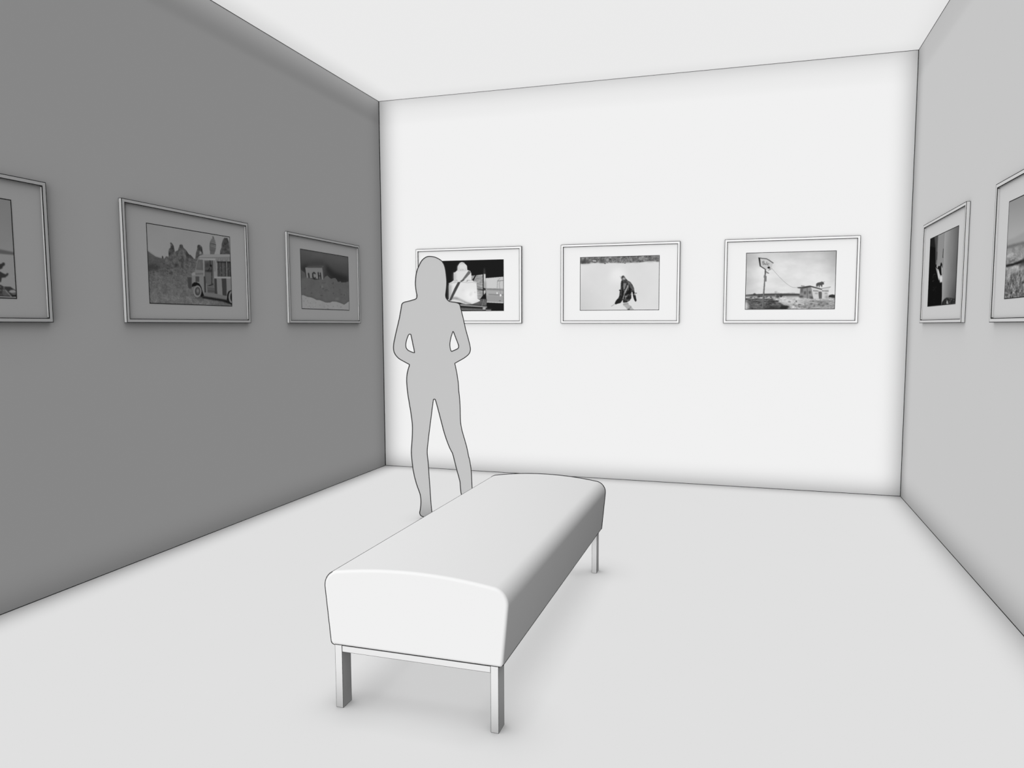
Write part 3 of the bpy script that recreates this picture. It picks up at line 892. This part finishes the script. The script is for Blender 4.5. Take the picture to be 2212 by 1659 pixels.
def art_birds():
    s = Sketch([(-2545, -372), (156, 84), (244, 1552), (-2399, 1458)], 120, 8)
    X, Y = s.X, s.Y
    s.g = 112 + np.clip((Y - 60) / 1000, 0, 1) * 12 + s.fbm(3, 3) * 1.5
    s.poly([(-2600, 560), (0, 820), (205, 862), (212, 905), (0, 885), (-2600, 700)], 82, 1)
    s.poly([(-2600, 720), (0, 890), (215, 908), (260, 1600), (-2600, 1600)], 124, .6)
    s.line([(150, 1216), (240, 1222)], 8, 136, .6, .7)
    def bird(x, y, k, t=46):
        s.poly([(x + p * k, y + q * k) for p, q in ((0, -30), (20, -50), (45, -40), (50, -15), (42, 0), (20, 12), (10, 40),
                                                    (-30, 60), (-90, 40), (-140, 50), (-90, 0), (-40, -20))], t, .5)
    bird(18, 1060, 1.0)
    # reaching dark shape
    s.poly([(-300, 1120), (-60, 1130), (0, 1150), (50, 1180), (80, 1190), (95, 1172), (122, 1175), (112, 1205), (70, 1238),
            (20, 1240), (10, 1300), (-120, 1350), (-300, 1300)], 48, .5)
    # heap at the bottom
    s.poly([(-400, 1360), (0, 1345), (50, 1372), (150, 1375), (185, 1400), (242, 1432), (250, 1520), (160, 1525), (-400, 1500)],
           50, .6)
    s.poly([(150, 1425), (195, 1420), (240, 1440), (240, 1460), (170, 1470), (120, 1450)], 122, .6)
    s.poly([(60, 1425), (90, 1420), (140, 1500), (60, 1510), (20, 1490)], 78, .8)
    s.line([(70, 1420), (165, 1525)], 10, 126, .4)
    s.poly([(165, 1475), (240, 1465), (240, 1490), (190, 1500)], 84, .6)
    s.poly([(170, 1500), (245, 1495), (250, 1520), (170, 1522)], 26, .6)
    s.specks(18, (-60, 1370, 80, 1500), 12, 84, 30)
    for i, (x, y) in enumerate(((-420, 1020), (-900, 1100), (-1500, 980), (-2000, 1080))):
        bird(x, y, 2.2 + .3 * (i % 2))
    s.poly([(-1900, 1300), (-1200, 1200), (-700, 1260), (-500, 1400), (-1300, 1460), (-2000, 1420)], 56, 1)
    s.specks(40, (-2300, 1180, -300, 1440), 40, 70, 22)
    return s.tones(135)

# ------------------------------------------------------------------ framed photographs: frame, mat and print
FW, FH, FD, RAIL, RECESS = 0.961, 0.638, 0.0204, 0.020, 0.010
Z0 = 1.279                        # underside of every frame above the floor

def frame_mesh(wide):
    bm = bmesh.new()
    def ring(w, h, y):            # corners, seen from the room, clockwise from bottom left
        return [bm.verts.new(p) for p in ((-w / 2, y, 0 + (FH - h) / 2), (w / 2, y, (FH - h) / 2),
                                          (w / 2, y, (FH + h) / 2), (-w / 2, y, (FH + h) / 2))]
    iw, ih = FW - 2 * RAIL, FH - 2 * RAIL
    ob, of = ring(FW, FH, -0.0006), ring(FW, FH, -FD)
    fi, bi = ring(iw, ih, -FD), ring(iw, ih, -0.0006)
    front, sides, inner, back = [], [], [], []
    for k in range(4):
        j = (k + 1) % 4
        front.append(bm.faces.new([of[k], of[j], fi[j], fi[k]]))
        sides.append(bm.faces.new([ob[k], ob[j], of[j], of[k]]))
        inner.append(bm.faces.new([fi[k], fi[j], bi[j], bi[k]]))
        back.append(bm.faces.new([ob[j], ob[k], bi[k], bi[j]]))
    bmesh.ops.recalc_face_normals(bm, faces=bm.faces[:])
    for faces, w in ((front, wide), (sides, 0.0022), (inner, 0.0030)):  # wider dark lines on inner faces stand in for shade in the reveal
        if faces is front:
            r = bmesh.ops.inset_region(bm, faces=faces, thickness=w, use_even_offset=True, use_boundary=True)
        else:
            r = bmesh.ops.inset_individual(bm, faces=faces, thickness=w, use_even_offset=True)
        for f in r['faces']:
            f.material_index = 1
    return mesh_from_bm('frame', bm)

FRAME_ME = frame_mesh(0.0031)
FRAME_ME.materials.append(M_FRAME)
FRAME_ME.materials.append(M_LINE)
bm = bmesh.new()
box(bm, (-FW / 2 + RAIL + .0003, -RECESS, RAIL + .0003), (FW / 2 - RAIL - .0003, -0.001, FH - RAIL - .0003))
MAT_ME = mesh_from_bm('mat', bm)
MAT_ME.materials.append(M_MAT)

def print_mesh(tones):
    n = NU * NV
    u, v = np.meshgrid(np.linspace(-0.5, 0.5, NU) * PW, np.linspace(0.5, -0.5, NV) * PH)
    co = np.stack([u, np.full_like(u, -RECESS - 0.0008), v], -1).reshape(-1, 3)
    i = (np.arange(NV - 1)[:, None] * NU + np.arange(NU - 1)[None, :]).reshape(-1)
    quads = np.stack([i, i + NU, i + NU + 1, i + 1], -1)
    tone = np.clip(tones.reshape(-1), 0.008, 0.9)
    # thin dark rule around the print
    b = 0.0019
    ring = []
    for s in (-b, b):
        w, h = PW / 2 + s, PH / 2 + s
        ring += [(-w, -RECESS - .0012, -h), (w, -RECESS - .0012, -h), (w, -RECESS - .0012, h), (-w, -RECESS - .0012, h)]
    rq = [(n + 4 + k, n + 4 + (k + 1) % 4, n + (k + 1) % 4, n + k) for k in range(4)]
    co = np.concatenate([co, np.array(ring)])
    fq = np.concatenate([quads, np.array(rq)])
    me = bpy.data.meshes.new('print')
    me.vertices.add(len(co)); me.vertices.foreach_set('co', co.reshape(-1))
    me.loops.add(len(fq) * 4); me.loops.foreach_set('vertex_index', fq.reshape(-1))
    me.polygons.add(len(fq)); me.polygons.foreach_set('loop_start', np.arange(len(fq)) * 4)
    me.polygons.foreach_set('loop_total', np.full(len(fq), 4))
    mi = np.zeros(len(fq), int); mi[-4:] = 1
    me.materials.append(M_PRINT); me.materials.append(M_LINE)
    me.polygons.foreach_set('material_index', mi)
    me.update(calc_edges=True)
    at = me.color_attributes.new('tone', 'FLOAT_COLOR', 'POINT')
    c = np.ones((len(co), 4)); c[:n, :3] = tone[:, None]; c[n:, :3] = 0.03
    at.data.foreach_set('color', c.reshape(-1))
    return me

GROUP = 'white framed black and white photographs hung in a row round the gallery walls'
def framed(wall, start, art, label, what):
    c = start + FW / 2
    if wall == 'left':
        loc, rz = (XL, c, Z0), math.pi / 2
    elif wall == 'back':
        loc, rz = (c, YB, Z0), 0
    else:
        loc, rz = (XR, c, Z0), -math.pi / 2
    e = empty('framed_photograph', loc, rz, label, 'picture', GROUP)
    link('frame', FRAME_ME, [], e)
    link('mat', MAT_ME, [], e)
    p = link('print', print_mesh(art()), [], e)
    p.location = (0, 0, 0.0 + FH / 2)
    p['label'] = what
    return e

framed('left', 1.604, art_birds,
       'white framed photograph cut off by the left edge, dark shapes on pale ground',
       'black and white photograph of dark heaped shapes below a low horizon')
framed('left', 2.974, art_truck,
       'white framed photograph of a striped ice cream truck in a rocky desert',
       'black and white photograph of a striped truck and rock pinnacles')
framed('left', 4.341, art_snowbank,
       'white framed photograph of a lettered box sign sunk in a snowbank',
       'black and white photograph of a box sign lettered ICH')
framed('back', -2.784, art_cake,
       'white framed photograph of a tiered cake against black, behind the grey figure',
       'black and white photograph of a three-tier cake with a dark ribbon')
framed('back', -1.485, art_snowfield,
       'white framed photograph of a dark figure striding over a snowfield',
       'black and white photograph of a person in a dark coat crossing snow')
framed('back', -0.187, art_sign,
       'white framed photograph of a roadside sign and a hut with a bull on top',
       'black and white photograph of a sign on a pole and a low hut')
framed('right', 4.281, art_curtain,
       'white framed photograph of pale curtains and a black dress, right wall beside the corner',
       'black and white photograph, dark left half and pale curtain')
framed('right', 2.853, art_valley,
       'white framed photograph of a hazy valley with rough ground, cut off by the right edge',
       'black and white photograph of a hazy open landscape')

# ------------------------------------------------------------------ light: directional sky light, fitted to the tone of each surface
# axis, sign, sharpness, strength
SKY_LOBES = [('X', -1, 1, 0.5738), ('Y', 1, 1, 0.1064), ('Y', -1, 4, 2.4096), ('Z', 1, 4, 1.7446)]
world = bpy.data.worlds.new('fitted_sky_light')
scene.world = world
world.use_nodes = True
nt = world.node_tree
nt.nodes.clear()
tc = nt.nodes.new('ShaderNodeTexCoord')
sep = nt.nodes.new('ShaderNodeSeparateXYZ')
nt.links.new(tc.outputs['Generated'], sep.inputs[0])
def mnode(op, a, b):
    n = nt.nodes.new('ShaderNodeMath')
    n.operation = op
    for i, v in enumerate((a, b)):
        if isinstance(v, (int, float)):
            n.inputs[i].default_value = v
        else:
            nt.links.new(v, n.inputs[i])
    return n.outputs[0]
def lobe(axis, sign, power, strength):
    """a broad soft patch of sky centred on one direction"""
    v = mnode('MAXIMUM', mnode('MULTIPLY', sep.outputs[axis], float(sign)), 0.0)
    return mnode('MULTIPLY', mnode('POWER', v, float(power)), strength)
total = None
for args in SKY_LOBES:
    L = lobe(*args)
    total = L if total is None else mnode('ADD', total, L)
bg = nt.nodes.new('ShaderNodeBackground')
bg.inputs['Color'].default_value = (1, 1, 1, 1)
wo = nt.nodes.new('ShaderNodeOutputWorld')
nt.links.new(total, bg.inputs['Strength'])
nt.links.new(bg.outputs[0], wo.inputs['Surface'])
world.cycles.sampling_method = 'NONE'
world.light_settings.distance = 0.225
world.light_settings.ao_factor = 1.0

cy = scene.cycles
cy.use_fast_gi = True
cy.fast_gi_method = 'REPLACE'
cy.ao_bounces = 1
cy.ao_bounces_render = 1
cy.use_denoising = True
cy.sample_clamp_indirect = 0

vs = scene.view_settings
vs.view_transform = 'Standard'
vs.look = 'None'
vs.exposure = 0.0
vs.gamma = 1.0
vs.use_curve_mapping = False

# ------------------------------------------------------------------ camera
cam = bpy.data.cameras.new('camera')
cam.sensor_width = 36.0
cam.lens = 1537.12 / 2212 * 36.0
cam.shift_x = -(1176.37 - 1106.0) / 2212
cam.shift_y = (826.36 - 829.5) / 2212
cam.clip_start = 0.05
cam_o = bpy.data.objects.new('camera', cam)
COL.objects.link(cam_o)
cam_o.location = (0, 0, 1.27)
cam_o.rotation_euler = (math.pi / 2 - 0.081555, 0, 0.278)
scene.camera = cam_o
